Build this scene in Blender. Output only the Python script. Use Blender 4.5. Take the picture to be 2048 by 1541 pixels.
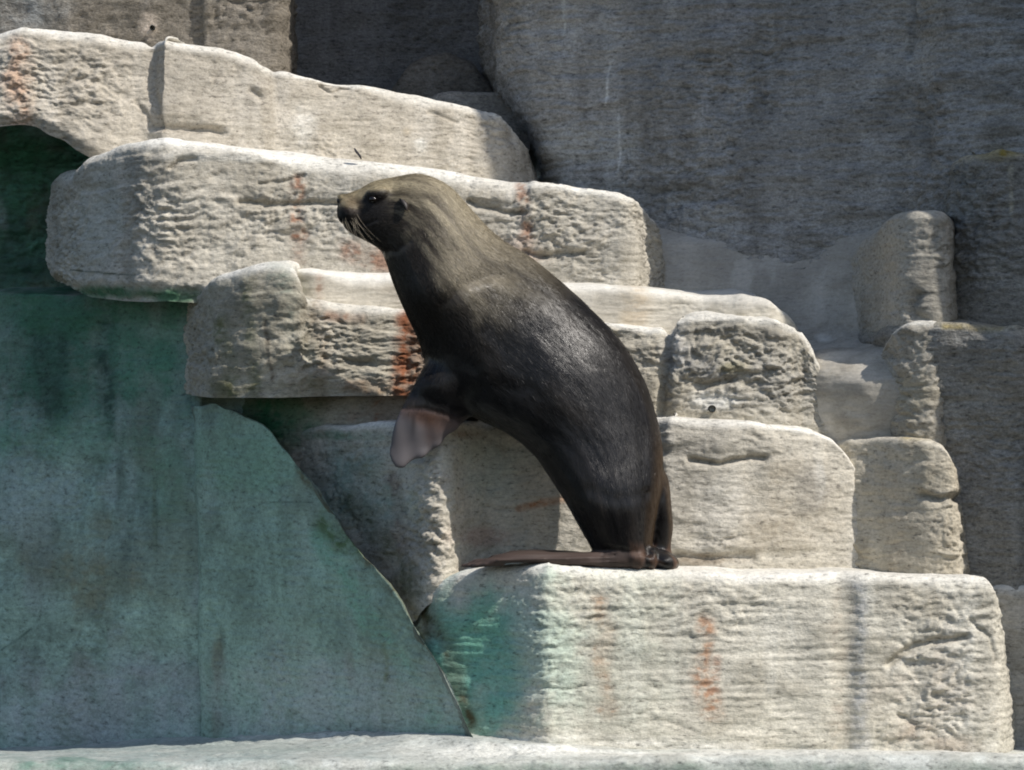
import bpy, bmesh, math, random
import numpy as np
from mathutils import Vector

for o in list(bpy.data.objects):
    bpy.data.objects.remove(o, do_unlink=True)
scene = bpy.context.scene
col = scene.collection

# ------------------------------------------------------------------ camera, sky, sun, exposure
S = 0.0018          # metres per photo pixel on the plane y = 0
D = 11.0            # camera distance from that plane
ZC = 1.45           # camera height above the pool floor
SUN_EL, SUN_AZ = 47.0, 36.0     # elevation; azimuth from +x towards the camera

cam_data = bpy.data.cameras.new('camera')
cam_data.sensor_width = 36.0
cam_data.lens = 36.0 * D / (2048 * S)
cam_data.clip_start, cam_data.clip_end = 0.1, 500.0
cam = bpy.data.objects.new('camera', cam_data)
cam.location = (0, -D, ZC)
cam.rotation_euler = (math.radians(90), 0, 0)
col.objects.link(cam)
scene.camera = cam

el, az = math.radians(SUN_EL), math.radians(SUN_AZ)
sun_vec = Vector((math.cos(el) * math.cos(az), -math.cos(el) * math.sin(az), math.sin(el)))
world = bpy.data.worlds.new('World')
scene.world = world
world.use_nodes = True
wn = world.node_tree
wn.nodes.clear()
sky = wn.nodes.new('ShaderNodeTexSky')
sky.sky_type = 'NISHITA'
sky.sun_disc = False
sky.sun_elevation = el
sky.sun_rotation = math.atan2(sun_vec.x, sun_vec.y)
bg = wn.nodes.new('ShaderNodeBackground')
bg.inputs['Strength'].default_value = 0.125
wo = wn.nodes.new('ShaderNodeOutputWorld')
wn.links.new(sky.outputs[0], bg.inputs[0])
wn.links.new(bg.outputs[0], wo.inputs[0])

sun_data = bpy.data.lights.new('sun', 'SUN')
sun_data.energy = 4.3
sun_data.angle = math.radians(0.55)
sun_data.color = (1.0, 0.945, 0.87)
sun = bpy.data.objects.new('sun', sun_data)
sun.rotation_euler = sun_vec.to_track_quat('Z', 'Y').to_euler()
sun.location = sun_vec * 20
col.objects.link(sun)

scene.view_settings.view_transform = 'Standard'
scene.view_settings.look = 'None'
scene.view_settings.gamma = 1.0
scene.cycles.filter_width = 1.9
scene.view_settings.exposure = 0.12

# ------------------------------------------------------------------ helpers
def PX(px, y):
    return (px - 1024.0) * S * (D + y) / D

def PZ(py, y):
    return ZC + (770.5 - py) * S * (D + y) / D

def to_px(x, y, z):
    k = D / (S * (D + y))
    return 1024.0 + x * k, 770.5 - (z - ZC) * k

def _hash(ix, iy, iz, seed):
    h = (ix.astype(np.uint32) * np.uint32(374761393) + iy.astype(np.uint32) * np.uint32(668265263)
         + iz.astype(np.uint32) * np.uint32(2147483647 - 1274126177) + np.uint32(seed * 362437 + 1013904223))
    h = (h ^ (h >> np.uint32(13))) * np.uint32(1274126177)
    h = (h ^ (h >> np.uint32(16))) * np.uint32(2246822519)
    h = h ^ (h >> np.uint32(15))
    return (h & np.uint32(0xFFFFFF)).astype(np.float32) / np.float32(0xFFFFFF) * 2 - 1

def noise(x, y, z, seed=0):
    x = np.asarray(x, np.float32); y = np.asarray(y, np.float32); z = np.asarray(z, np.float32)
    x, y, z = np.broadcast_arrays(x, y, z)
    ix, iy, iz = np.floor(x), np.floor(y), np.floor(z)
    fx, fy, fz = x - ix, y - iy, z - iz
    ix, iy, iz = (ix + 4096).astype(np.int64), (iy + 4096).astype(np.int64), (iz + 4096).astype(np.int64)
    ux, uy, uz = (f * f * f * (f * (f * 6 - 15) + 10) for f in (fx, fy, fz))
    def c(a, b, d):
        return _hash(ix + a, iy + b, iz + d, seed)
    def lerp(a, b, t):
        return a + (b - a) * t
    return lerp(lerp(lerp(c(0, 0, 0), c(1, 0, 0), ux), lerp(c(0, 1, 0), c(1, 1, 0), ux), uy),
                lerp(lerp(c(0, 0, 1), c(1, 0, 1), ux), lerp(c(0, 1, 1), c(1, 1, 1), ux), uy), uz)

def fbm(x, y, z, octaves=4, seed=0, gain=0.5):
    a, t, n = 1.0, 0.0, 0.0
    for k in range(octaves):
        f = 2.03 ** k
        t = t + a * noise(x * f + 17.3 * k, y * f + 5.1 * k, z * f + 9.7 * k, seed + k)
        n += a
        a *= gain
    return t / n * 1.6

def sstep(a, b, v):
    t = np.clip((v - a) / (b - a), 0, 1)
    return t * t * (3 - 2 * t)

def poly_dist(px, py, pts):
    best = np.full(px.shape, 1e9, np.float32)
    for (ax, ay), (bx, by) in zip(pts[:-1], pts[1:]):
        dx, dy = bx - ax, by - ay
        t = np.clip(((px - ax) * dx + (py - ay) * dy) / (dx * dx + dy * dy + 1e-9), 0, 1)
        best = np.minimum(best, np.hypot(px - ax - t * dx, py - ay - t * dy))
    return best

def smooth1d(a, sig):
    if sig <= 0:
        return a
    n = int(sig * 3) + 1
    k = np.exp(-0.5 * (np.arange(-n, n + 1) / sig) ** 2)
    k /= k.sum()
    p = np.concatenate([2 * a[0] - a[n:0:-1], a, 2 * a[-1] - a[-2:-n - 2:-1]]) if len(a) > n + 1 else np.pad(a, n, mode='edge')
    return np.convolve(p, k, 'valid')

def empty(name, loc, label, cat, kind=None, group=None):
    o = bpy.data.objects.new(name, None)
    o.location = loc
    o.empty_display_size = 0.1
    if label: o['label'] = label
    if cat: o['category'] = cat
    if kind: o['kind'] = kind
    if group: o['group'] = group
    col.objects.link(o)
    return o

def mesh_obj(name, verts, faces, mat, parent=None, colours=None, vec=None, smooth=True, alpha=None):
    me = bpy.data.meshes.new(name)
    verts = np.asarray(verts, np.float32)
    off = np.array(parent.location, np.float32) if parent else np.zeros(3, np.float32)
    if isinstance(faces, np.ndarray):
        n = len(faces)
        me.vertices.add(len(verts))
        me.vertices.foreach_set('co', (verts - off).ravel())
        me.loops.add(n * 4)
        me.loops.foreach_set('vertex_index', faces.astype(np.int32).ravel())
        me.polygons.add(n)
        me.polygons.foreach_set('loop_start', np.arange(0, n * 4, 4, dtype=np.int32))
        me.update(calc_edges=True)
    else:
        me.from_pydata((verts - off).tolist(), [], faces)
    if smooth:
        me.polygons.foreach_set('use_smooth', np.ones(len(me.polygons), bool))
    if colours is not None:
        at = me.color_attributes.new('tone', 'FLOAT_COLOR', 'POINT')
        c = np.ones((len(verts), 4), np.float32)
        c[:, :3] = np.clip(colours, 0.0, 1.0)
        if alpha is not None: c[:, 3] = alpha
        at.data.foreach_set('color', c.ravel())
    if vec is not None:
        at = me.attributes.new('flow', 'FLOAT_VECTOR', 'POINT')
        at.data.foreach_set('vector', np.asarray(vec, np.float32).ravel())
    me.materials.append(mat)
    me.validate()
    o = bpy.data.objects.new(name, me)
    if parent: o.parent = parent
    col.objects.link(o)
    return o

# ------------------------------------------------------------------ materials
def nodes_of(name):
    m = bpy.data.materials.new(name)
    m.use_nodes = True
    nt = m.node_tree
    b = nt.nodes['Principled BSDF']
    return m, nt, b

def concrete_material(name, rough=0.86, grain=0.25, bump=0.6, stretch=7.0, spec=0.25, speck=0.35):
    m, nt, b = nodes_of(name)
    N, L = nt.nodes.new, nt.links.new
    at = N('ShaderNodeAttribute'); at.attribute_name = 'tone'
    geo = N('ShaderNodeNewGeometry')
    mp = N('ShaderNodeMapping'); mp.inputs['Scale'].default_value = (1, 1, stretch)
    L(geo.outputs['Position'], mp.inputs['Vector'])
    n1 = N('ShaderNodeTexNoise'); n1.inputs['Scale'].default_value = 34; n1.inputs['Detail'].default_value = 4; n1.inputs['Roughness'].default_value = 0.68
    L(mp.outputs[0], n1.inputs['Vector'])
    n2 = N('ShaderNodeTexNoise'); n2.inputs['Scale'].default_value = 95; n2.inputs['Detail'].default_value = 3; n2.inputs['Roughness'].default_value = 0.7
    L(geo.outputs['Position'], n2.inputs['Vector'])
    def mr(src, a, bb, c, d):
        r = N('ShaderNodeMapRange'); L(src, r.inputs[0])
        for i, v in zip((1, 2, 3, 4), (a, bb, c, d)): r.inputs[i].default_value = v
        return r.outputs[0]
    def mul(a, c):
        r = N('ShaderNodeMath'); r.operation = 'MULTIPLY'; L(a, r.inputs[0]); L(c, r.inputs[1]); return r.outputs[0]
    g = mul(mr(n1.outputs[0], .3, .7, 1 - grain, 1 + grain), mr(n2.outputs[0], .3, .7, 1 - grain * .8, 1 + grain * .8))
    # small dark pits and pale grit
    vo = N('ShaderNodeTexVoronoi'); vo.inputs['Scale'].default_value = 70
    L(mp.outputs[0] if stretch < 4 else geo.outputs['Position'], vo.inputs['Vector'])
    pit = mr(vo.outputs['Distance'], 0.06, 0.2, 1 - speck, 1.0)
    g = mul(g, pit)
    g = mul(g, mr(n1.outputs[0], .30, .42, 1 - speck * 1.4, 1.0))
    mix = N('ShaderNodeMix'); mix.data_type = 'RGBA'; mix.blend_type = 'MULTIPLY'
    mix.inputs[0].default_value = 1.0
    L(at.outputs['Color'], mix.inputs[6])
    cmb = N('ShaderNodeCombineColor')
    for i in range(3): L(g, cmb.inputs[i])
    L(cmb.outputs[0], mix.inputs[7])
    L(mix.outputs[2], b.inputs['Base Color'])
    b.inputs['Roughness'].default_value = rough
    b.inputs['Specular IOR Level'].default_value = spec
    hs = N('ShaderNodeMath'); hs.operation = 'MULTIPLY_ADD'; hs.inputs[1].default_value = .55
    L(n2.outputs[0], hs.inputs[0]); L(n1.outputs[0], hs.inputs[2])
    b1 = N('ShaderNodeBump'); b1.inputs['Strength'].default_value = bump; b1.inputs['Distance'].default_value = 0.010
    L(hs.outputs[0], b1.inputs['Height'])
    L(b1.outputs[0], b.inputs['Normal'])
    return m

M_ROCK = concrete_material('weathered_concrete', 0.85, 0.21, 0.48, 2.6)
M_SMOOTH = concrete_material('trowelled_concrete', 0.7, 0.12, 0.22, 3.0, 0.3, 0.12)
M_WALL = concrete_material('dark_rough_concrete', 0.9, 0.32, 0.9, 2.6, 0.2, 0.3)
M_ALGAE = concrete_material('algae_stained_concrete', 0.6, 0.22, 0.35, 2.0, 0.35, 0.3)

# ------------------------------------------------------------------ colours of the stone and its stains (albedo)
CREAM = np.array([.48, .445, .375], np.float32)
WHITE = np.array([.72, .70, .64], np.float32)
TAN = np.array([.42, .36, .27], np.float32)
GREY = np.array([.27, .26, .235], np.float32)
DARK = np.array([.13, .125, .11], np.float32)
RUST = np.array([.27, .13, .075], np.float32)
TEAL = np.array([.20, .37, .30], np.float32)
GREEN = np.array([.045, .16, .085], np.float32)
MOSS = np.array([.10, .12, .03], np.float32)
LICHEN = np.array([.32, .24, .06], np.float32)
BLACKGREEN = np.array([.02, .055, .04], np.float32)

def lerp_col(c, target, m):
    return c + (np.asarray(target, np.float32) - c) * np.clip(m, 0, 1)[..., None]

def crack(pts, w, d, wob=4.0):        # groove along a line: width in photo px, depth in m
    return ('crack', pts, w, d, wob)
def lump(x, y, rx, ry, h):
    return ('lump', x, y, rx, ry, h)
def stain(pts, w, colour, k, soft=1.0, rough=0.5):
    return ('stain', pts, w, colour, k, soft, rough)
def blob(x, y, rx, ry, colour, k, rough=0.5):
    return ('blob', x, y, rx, ry, colour, k, rough)
def rougharea(x, y, rx, ry, a=1.0):
    return ('rough', x, y, rx, ry, a)

def finish(name, V, is_top, parent, mat, base, feats=(), rough=0.006, undul=0.012, stria=0.0025,
           dirt=0.5, top_col=WHITE, mottle=0.0, seed=1, stratum=0.0):
    """Displace a grid of points V (rows, cols, 3) along its normals, colour it and make the mesh object."""
    R, C, _ = V.shape
    du = np.gradient(V, axis=1); dv = np.gradient(V, axis=0)
    nrm = np.cross(du, dv)
    nrm /= np.linalg.norm(nrm, axis=2, keepdims=True) + 1e-9
    x, y, z = V[..., 0], V[..., 1], V[..., 2]
    px, py = to_px(x, y, z)
    px = px.astype(np.float32); py = py.astype(np.float32)
    calm = 1 - 0.65 * is_top
    wob = fbm(x * 9, y * 9, z * 9, 4, seed + 40)
    big = fbm(x * 2.2, y * 2.2, z * 3.0, 3, seed)
    mid = fbm(x * 7, y * 7, z * 14, 4, seed + 7)
    str_ = fbm(x * 6, y * 6, z * 70, 4, seed + 11, 0.6)
    fine = fbm(x * 38, y * 38, z * 60, 3, seed + 15, 0.6)
    rmask = np.clip(sstep(-0.1, 0.5, fbm(x * 2.6, y * 2.6, z * 2.6, 3, seed + 23)) * 0.8 + 0.15, 0, 1)
    for f in feats:
        if f[0] == 'rough':
            rmask = rmask + f[5] * np.exp(-1.2 * (((px - f[1]) / f[3]) ** 2 + ((py - f[2]) / f[4]) ** 2))
    wx = fbm(x * 5, y * 5, z * 5, 2, seed + 51) * .05
    wz = fbm(x * 6, y * 6, z * 6, 2, seed + 52) * .035
    cr = fbm((x + wx) * 19, y * 19, (z + wz) * 44, 5, seed + 31, 0.7)
    cr2 = fbm((x + wx) * 30, y * 30, (z + wz) * 62, 3, seed + 33, 0.6)
    rid = np.clip(cr * 1.4, -1.3, .8) + .55 * np.clip(cr2, -1, .7)
    disp = undul * big + rough * 1.1 * mid * calm + stria * str_ * calm + rough * 0.5 * fine * rmask * calm
    disp += rough * 1.25 * rid * np.clip(rmask, 0, 1.8) * calm
    if stratum > 0:
        zz = z * 8.0 + 0.8 * fbm(x * 1.5, y * 1.5, z * 1.0, 3, seed + 61)
        saw = zz - np.floor(zz)
        disp += stratum * (saw - 0.5) * calm * sstep(-.3, .4, fbm(x * 2, y * 2, z * 4, 2, seed + 62))
    cavity = np.zeros_like(disp)
    for f in feats:
        if f[0] == 'crack':
            dd = poly_dist(px + wob * f[4], py + wob * f[4] * 1.5, f[1])
            g = np.exp(-(dd / f[2]) ** 2)
            disp -= f[3] * g
            cavity = np.maximum(cavity, g)
        elif f[0] == 'lump':
            disp += f[5] * np.exp(-(((px - f[1]) / f[3]) ** 2 + ((py - f[2]) / f[4]) ** 2))
    V2 = V + nrm * disp[..., None]
    # ---- albedo
    c = np.broadcast_to(np.asarray(base, np.float32), V.shape).copy()
    patch = fbm(x * 3.1, y * 3.1, z * 2.3, 4, seed + 71)
    drip = fbm(x * 14, y * 14, z * 1.6, 4, seed + 77)
    c *= (1 + 0.22 * patch + 0.13 * drip)[..., None]
    c = lerp_col(c, base * np.array([.62, .60, .56], np.float32), dirt * sstep(0.05, 0.75, mid * 0.6 + patch * 0.7))
    c = lerp_col(c, base * np.array([1.10, 1.12, 1.16], np.float32), 0.6 * sstep(0.15, 0.7, drip * .8 - patch * .5))
    c = lerp_col(c, base * .5, 0.5 * dirt * sstep(.1, .9, -rid) * np.clip(rmask, 0, 1))
    c = lerp_col(c, top_col, np.clip(is_top * (0.75 + 0.3 * patch), 0, 1))  # lips paler from wear, lightened further to brighten the sunlit tops
    c = lerp_col(c, base * .45, cavity * .25)
    if mottle > 0:
        mo = fbm(x * 6 + wob * .3, y * 6, z * 4, 5, seed + 81, .65)
        c *= np.clip(1 + mottle * mo + .5 * mottle * fine, .35, 1.7)[..., None]
        c = lerp_col(c, np.array([.20, .19, .13], np.float32), mottle * .8 * sstep(.2, .8, fbm(x * 4, y * 4, z * 2.5, 4, seed + 85)))
        c = lerp_col(c, np.array([.36, .42, .41], np.float32), mottle * .8 * sstep(.25, .8, fbm(x * 5, y * 5, z * 3, 4, seed + 88)))
    for f in feats:
        if f[0] == 'stain':
            w = f[2]
            dd = poly_dist(px + wob * w * .7, py, f[1])
            m = f[4] * sstep(1.4, 0.1, dd / w) * np.clip(1 - f[6] + f[6] * 1.7 * sstep(-.35, .55, 0.6 * drip + .4 * wob + .55 * fine - .5 * rid), 0, 1.2)
            c = lerp_col(c, f[3], m)
        elif f[0] == 'blob':
            d2 = np.sqrt(((px - f[1]) / f[3]) ** 2 + ((py - f[2]) / f[4]) ** 2) + 0.35 * wob
            m = f[6] * sstep(1.25, 0.3, d2) * np.clip(1 - f[7] + f[7] * 1.5 * sstep(-.5, .5, .6 * drip + .5 * mid + .4 * fine), 0, 1.2)
            c = lerp_col(c, f[5], m)
    idx = np.arange(R * C).reshape(R, C)
    F = np.stack([idx[:-1, :-1], idx[:-1, 1:], idx[1:, 1:], idx[1:, :-1]], -1).reshape(-1, 4)
    return mesh_obj(name, V2.reshape(-1, 3), F, mat, parent, c.reshape(-1, 3))

RES = 0.0062

def ledge(name, st, parent, mat, base, r=0.05, lean=0.03, undercut=0.0, cap=0.6, rise=0.08, sig=0.03, tsig=None, lo_res=1.0, chip=.0045, **kw):
    """A rounded ledge: plan path with a face below, a rounded lip and a top surface running back."""
    st = np.array(st, float)
    X = PX(st[:, 0], st[:, 1]); Y = st[:, 1]
    T = PZ(st[:, 2], Y); B = PZ(st[:, 3], Y)
    seg = np.hypot(np.diff(X), np.diff(Y)) + np.abs(np.diff(T)) * .4
    t = np.concatenate([[0], np.cumsum(seg)])
    res = RES * lo_res
    n = int(t[-1] / res) + 2
    tt = np.linspace(0, t[-1], n)
    s1 = sig / res
    s2 = (tsig if tsig is not None else sig * .6) / res
    x = smooth1d(np.interp(tt, t, X), s1); y = smooth1d(np.interp(tt, t, Y), s1)
    T = smooth1d(np.interp(tt, t, T), s2); B = smooth1d(np.interp(tt, t, B), s2)
    r0 = r
    sd = kw.get('seed', 1)
    T = T + chip * fbm(x * 7, y * 7, 0 * x, 4, sd + 90)
    r = r * (1 + .45 * fbm(x * 5, y * 5, 0 * x, 3, sd + 95))
    dx, dy = np.gradient(x), np.gradient(y)
    L = np.hypot(dx, dy) + 1e-9
    ox, oy = smooth1d(dy / L, s1), smooth1d(-dx / L, s1)
    h = np.maximum(T - B - r, .02)
    nf = max(int(h.max() / res), 4)
    rows = []; top = []
    for k in range(nf + 1):
        f = k / nf
        off = -lean * f - undercut * sstep(.14, 0, np.array(f)) + 0.25 * lean * math.sin(f * math.pi)
        rows.append((x + ox * off, y + oy * off, B + h * f)); top.append(0)
    nr = max(int(r0 * 1.57 / res), 4)
    for k in range(1, nr + 1):
        a = k / nr * math.pi / 2
        off = -lean - r * (1 - math.cos(a))
        rows.append((x + ox * off, y + oy * off, B + h + r * math.sin(a))); top.append(sstep(.05, .6, np.array(k / nr)))
    bx, by, bz = rows[-1]
    d = 0.0; step = res * 1.3
    while d < cap:
        d += step; step = min(step * 1.12, .05)
        rows.append((bx - ox * min(d, .06) * .5, by + d, bz + rise * d)); top.append(1)
    V = np.stack([np.stack(rw, -1) for rw in rows]).astype(np.float32)
    it = np.repeat(np.array(top, np.float32)[:, None], V.shape[1], 1)
    return finish(name, V, it, parent, mat, base, **kw)

def sheet(name, stations, parent, mat, base, res=RES, sig=0.03, **kw):
    """A curved wall through columns of (depth, photo row) points."""
    m = len(stations); k = len(stations[0][1])
    ctrl = np.zeros((k, m, 3))
    for j, (px, pts) in enumerate(stations):
        for i, p in enumerate(pts):
            yy, py = p[0], p[1]
            ppx = px + (p[2] if len(p) > 2 else 0)
            ctrl[i, j] = (PX(ppx, yy), yy, PZ(py, yy))
    lu = np.concatenate([[0], np.cumsum(np.linalg.norm(np.diff(ctrl.mean(0), axis=0), axis=1))])
    lv = np.concatenate([[0], np.cumsum(np.linalg.norm(np.diff(ctrl.mean(1), axis=0), axis=1))])
    nu, nv = int(lu[-1] / res) + 2, int(lv[-1] / res) + 2
    tu, tv = np.linspace(0, lu[-1], nu), np.linspace(0, lv[-1], nv)
    A = np.zeros((k, nu, 3))
    for i in range(k):
        for a in range(3):
            A[i, :, a] = smooth1d(np.interp(tu, lu, ctrl[i, :, a]), sig / res)
    V = np.zeros((nv, nu, 3))
    for j in range(nu):
        for a in range(3):
            V[:, j, a] = smooth1d(np.interp(tv, lv, A[:, j, a]), sig / res)
    V = V[::-1].astype(np.float32) if V[0, 0, 2] > V[-1, 0, 2] else V.astype(np.float32)
    return finish(name, V, np.zeros(V.shape[:2], np.float32), parent, mat, base, **kw)

# ------------------------------------------------------------------ the setting
rock_wall = empty('rock_wall', (0.9, 1.6, 0.0), 'tall dark grey rough concrete rock wall in shade behind the terrace', 'rock wall')
terrace = empty('rock_terrace', (0.2, 0.6, 0.0), 'pale stepped concrete rock terrace the sea lion leans on', 'rock terrace')
pool_wall = empty('pool_wall', (-1.0, 0.8, 0.0), 'smooth green algae stained pool wall at lower left, in shade', 'wall')

# back wall -----------------------------------------------------------------------------
def col_(y0, y1, tops, bots, n=4, dxs=None):
    return [(y0 + (y1 - y0) * i / (n - 1), tops + (bots - tops) * i / (n - 1)) for i in range(n)]

big = []
for px, y, sh in ((960, 2.75, 0), (978, 2.3, 0), (990, 1.98, 0), (1015, 1.82, 0), (1080, 1.74, 0), (1300, 1.56, 0), (1500, 1.42, 0),
                  (1700, 1.24, 0), (1810, 1.10, 0), (1835, 1.05, 0), (1870, .92, 0), (1900, .84, 0), (2060, .70, 0), (2250, .52, 0)):
    e = 1.0 if px < 1100 else max(0, 1 - (px - 1100) / 400)
    big.append((px, [(y + .05, -900, 0), (y + .03, -300, 0), (y, 0, 0), (y, 120, 5 * e), (y - .02, 200, 22 * e), (y - .04, 260, 70 * e),
                     (y - .06, 330, 100 * e), (y - .08, 480, 110 * e), (y - .1, 720, 110 * e)]))
sheet('wall_face', big, rock_wall, M_WALL, np.array([.325, .315, .295]), res=.0078, rough=.010, stria=.010, undul=.025, dirt=.8, stratum=.01, seed=3, sig=.05,
      feats=[crack([(1825, -50), (1828, 60), (1815, 110)], 6, .02), crack([(1850, 230), (1855, 320)], 14, .03),
             blob(1420, 455, 90, 45, (.46, .46, .45), .8, .3), blob(1200, 300, 120, 60, (.40, .40, .38), .5, .4),
             blob(1460, 40, 50, 45, (.36, .36, .38), .5, .2), blob(1120, 290, 60, 35, (.46, .45, .42), .6, .3),
             stain([(1235, 230), (1238, 340)], 3, (.6, .6, .58), .8, 1, .3), stain([(1218, 130), (1212, 210)], 3, (.6, .6, .58), .8, 1, .3),
             stain([(1126, 0), (1128, 70)], 3, (.55, .55, .52), .6, 1, .3),
             stain([(1860, -40), (1858, 160)], 30, (.38, .36, .32), .6, 1, .4)])
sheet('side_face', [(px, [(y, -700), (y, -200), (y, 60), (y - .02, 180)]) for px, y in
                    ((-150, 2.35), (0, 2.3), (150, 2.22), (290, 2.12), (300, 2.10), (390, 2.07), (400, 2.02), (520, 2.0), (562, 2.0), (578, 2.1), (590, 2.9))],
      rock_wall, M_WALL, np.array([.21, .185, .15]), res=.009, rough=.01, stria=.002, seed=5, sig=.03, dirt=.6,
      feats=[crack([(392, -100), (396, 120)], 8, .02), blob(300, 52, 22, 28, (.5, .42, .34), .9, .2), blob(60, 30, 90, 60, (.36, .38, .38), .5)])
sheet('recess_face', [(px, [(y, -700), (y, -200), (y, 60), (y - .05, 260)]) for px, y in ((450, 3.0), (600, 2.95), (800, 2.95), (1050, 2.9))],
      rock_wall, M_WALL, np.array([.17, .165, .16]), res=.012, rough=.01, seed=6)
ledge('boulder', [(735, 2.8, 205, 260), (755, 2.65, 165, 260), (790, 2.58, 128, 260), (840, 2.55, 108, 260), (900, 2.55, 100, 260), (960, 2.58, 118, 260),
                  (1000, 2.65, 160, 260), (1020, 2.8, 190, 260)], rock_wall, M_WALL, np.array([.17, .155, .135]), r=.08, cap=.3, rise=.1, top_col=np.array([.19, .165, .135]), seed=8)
ledge('low_step', [(840, 2.3, 196, 300), (870, 2.2, 186, 300), (940, 2.18, 181, 300), (1010, 2.18, 178, 300), (1060, 2.2, 178, 300)], rock_wall, M_WALL,
      np.array([.26, .24, .21]), r=.03, cap=.5, rise=.05, top_col=np.array([.34, .31, .27]), seed=9)
# the outcrop to the right of the picture, whose shade falls over the wall
ledge('outcrop', [(2560, 3.5, -3300, 1600), (2540, 1.2, -3300, 1600), (2450, .4, -3300, 1600), (2380, -.14, -3300, 1600), (2410, -.28, -3300, 1600),
                  (2600, -.1, -3300, 1600), (3200, .5, -3300, 1600), (3700, 2.5, -3300, 1600)],
      rock_wall, M_WALL, np.array([.30, .28, .25]), r=.3, cap=2.0, lo_res=9, undul=.02, seed=10)
ledge('wall_shoulder', [(1860, 1.0, 330, 700), (1875, .78, 316, 700), (1900, .60, 308, 700), (1950, .48, 300, 700), (1990, .44, 293, 700), (2048, .42, 300, 700), (2200, .40, 310, 700)],
      rock_wall, M_WALL, np.array([.27, .26, .235]), r=.05, cap=.6, rise=.1, stria=.006, top_col=np.array([.46, .40, .28]), seed=12, undul=.02,
      feats=[blob(1985, 305, 45, 22, LICHEN, .9, .6), stain([(2022, 330), (2025, 430)], 6, (.45, .42, .33), .7), rougharea(1960, 400, 100, 120)])
ledge('wall_base', [(1800, .95, 655, 1260), (1835, .62, 650, 1260), (1860, .52, 642, 1260), (1900, .44, 640, 1260), (1960, .41, 640, 1260), (2010, .37, 645, 1260),
                    (2035, .33, 655, 1260), (2060, .36, 662, 1260), (2200, .40, 665, 1260)],
      rock_wall, M_WALL, np.array([.27, .26, .235]), r=.05, lean=-.17, cap=.5, rise=.06, stria=.005, top_col=np.array([.34, .31, .24]), seed=13, undul=.025,
      feats=[lump(2030, 720, 25, 70, .03), stain([(1890, 650), (2000, 652)], 10, LICHEN, .5)])

# terrace --------------------------------------------------------------------------------
ledge('top_ledge', [(-80, 1.30, 78, 255), (0, 1.28, 62, 252), (40, 1.27, 54, 248), (75, 1.28, 58, 252), (95, 1.285, 61, 268), (130, 1.295, 64, 280), (150, 1.3, 66, 298), (200, 1.31, 70, 325), (285, 1.35, 80, 340), (303, 1.34, 78, 345),
                    (318, 1.285, 72, 345), (400, 1.315, 84, 345), (480, 1.355, 100, 345), (525, 1.375, 115, 345), (545, 1.40, 129, 345), (556, 1.42, 133, 345), (700, 1.47, 164, 355),
                    (860, 1.53, 196, 375), (960, 1.57, 215, 390), (1015, 1.62, 226, 395), (1050, 1.72, 250, 400), (1075, 1.85, 290, 400), (1090, 2.1, 335, 400)],
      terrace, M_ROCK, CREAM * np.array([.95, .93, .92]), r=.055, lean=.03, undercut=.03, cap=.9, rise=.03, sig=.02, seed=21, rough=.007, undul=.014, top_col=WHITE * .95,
      feats=[rougharea(180, 170, 110, 90), rougharea(40, 170, 60, 90), crack([(304, 80), (300, 180), (312, 250)], 9, .02), crack([(312, 250), (380, 256), (440, 262)], 9, .03),
             crack([(505, 180), (520, 190)], 8, .02), crack([(640, 172), (660, 182), (680, 178), (700, 180)], 3, .012), crack([(548, 130), (556, 200)], 10, .012),
             stain([(30, 100), (45, 240)], 30, (.52, .33, .22), .55, 1, .5), stain([(960, 190), (960, 330)], 14, GREY, .3), blob(812, 265, 12, 14, TAN, .7, .2),
             blob(840, 290, 18, 20, WHITE, .7, .5), blob(610, 260, 30, 60, WHITE, .4, .5), crack([(270, 200), (290, 228), (300, 255)], 5, .015),
             crack([(860, 230), (910, 240)], 4, .012)])['label'] = 'topmost ledge of the terrace, notched in the middle'
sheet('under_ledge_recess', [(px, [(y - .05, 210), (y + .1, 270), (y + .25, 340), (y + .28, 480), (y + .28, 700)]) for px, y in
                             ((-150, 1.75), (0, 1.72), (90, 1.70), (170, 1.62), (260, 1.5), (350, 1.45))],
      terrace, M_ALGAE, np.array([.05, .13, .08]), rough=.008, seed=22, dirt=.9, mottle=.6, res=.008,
      feats=[blob(40, 300, 90, 60, GREEN, .8, .6), blob(40, 540, 120, 40, BLACKGREEN, .8, .5), blob(60, 380, 120, 60, GREEN, .5, .6)])
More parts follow.
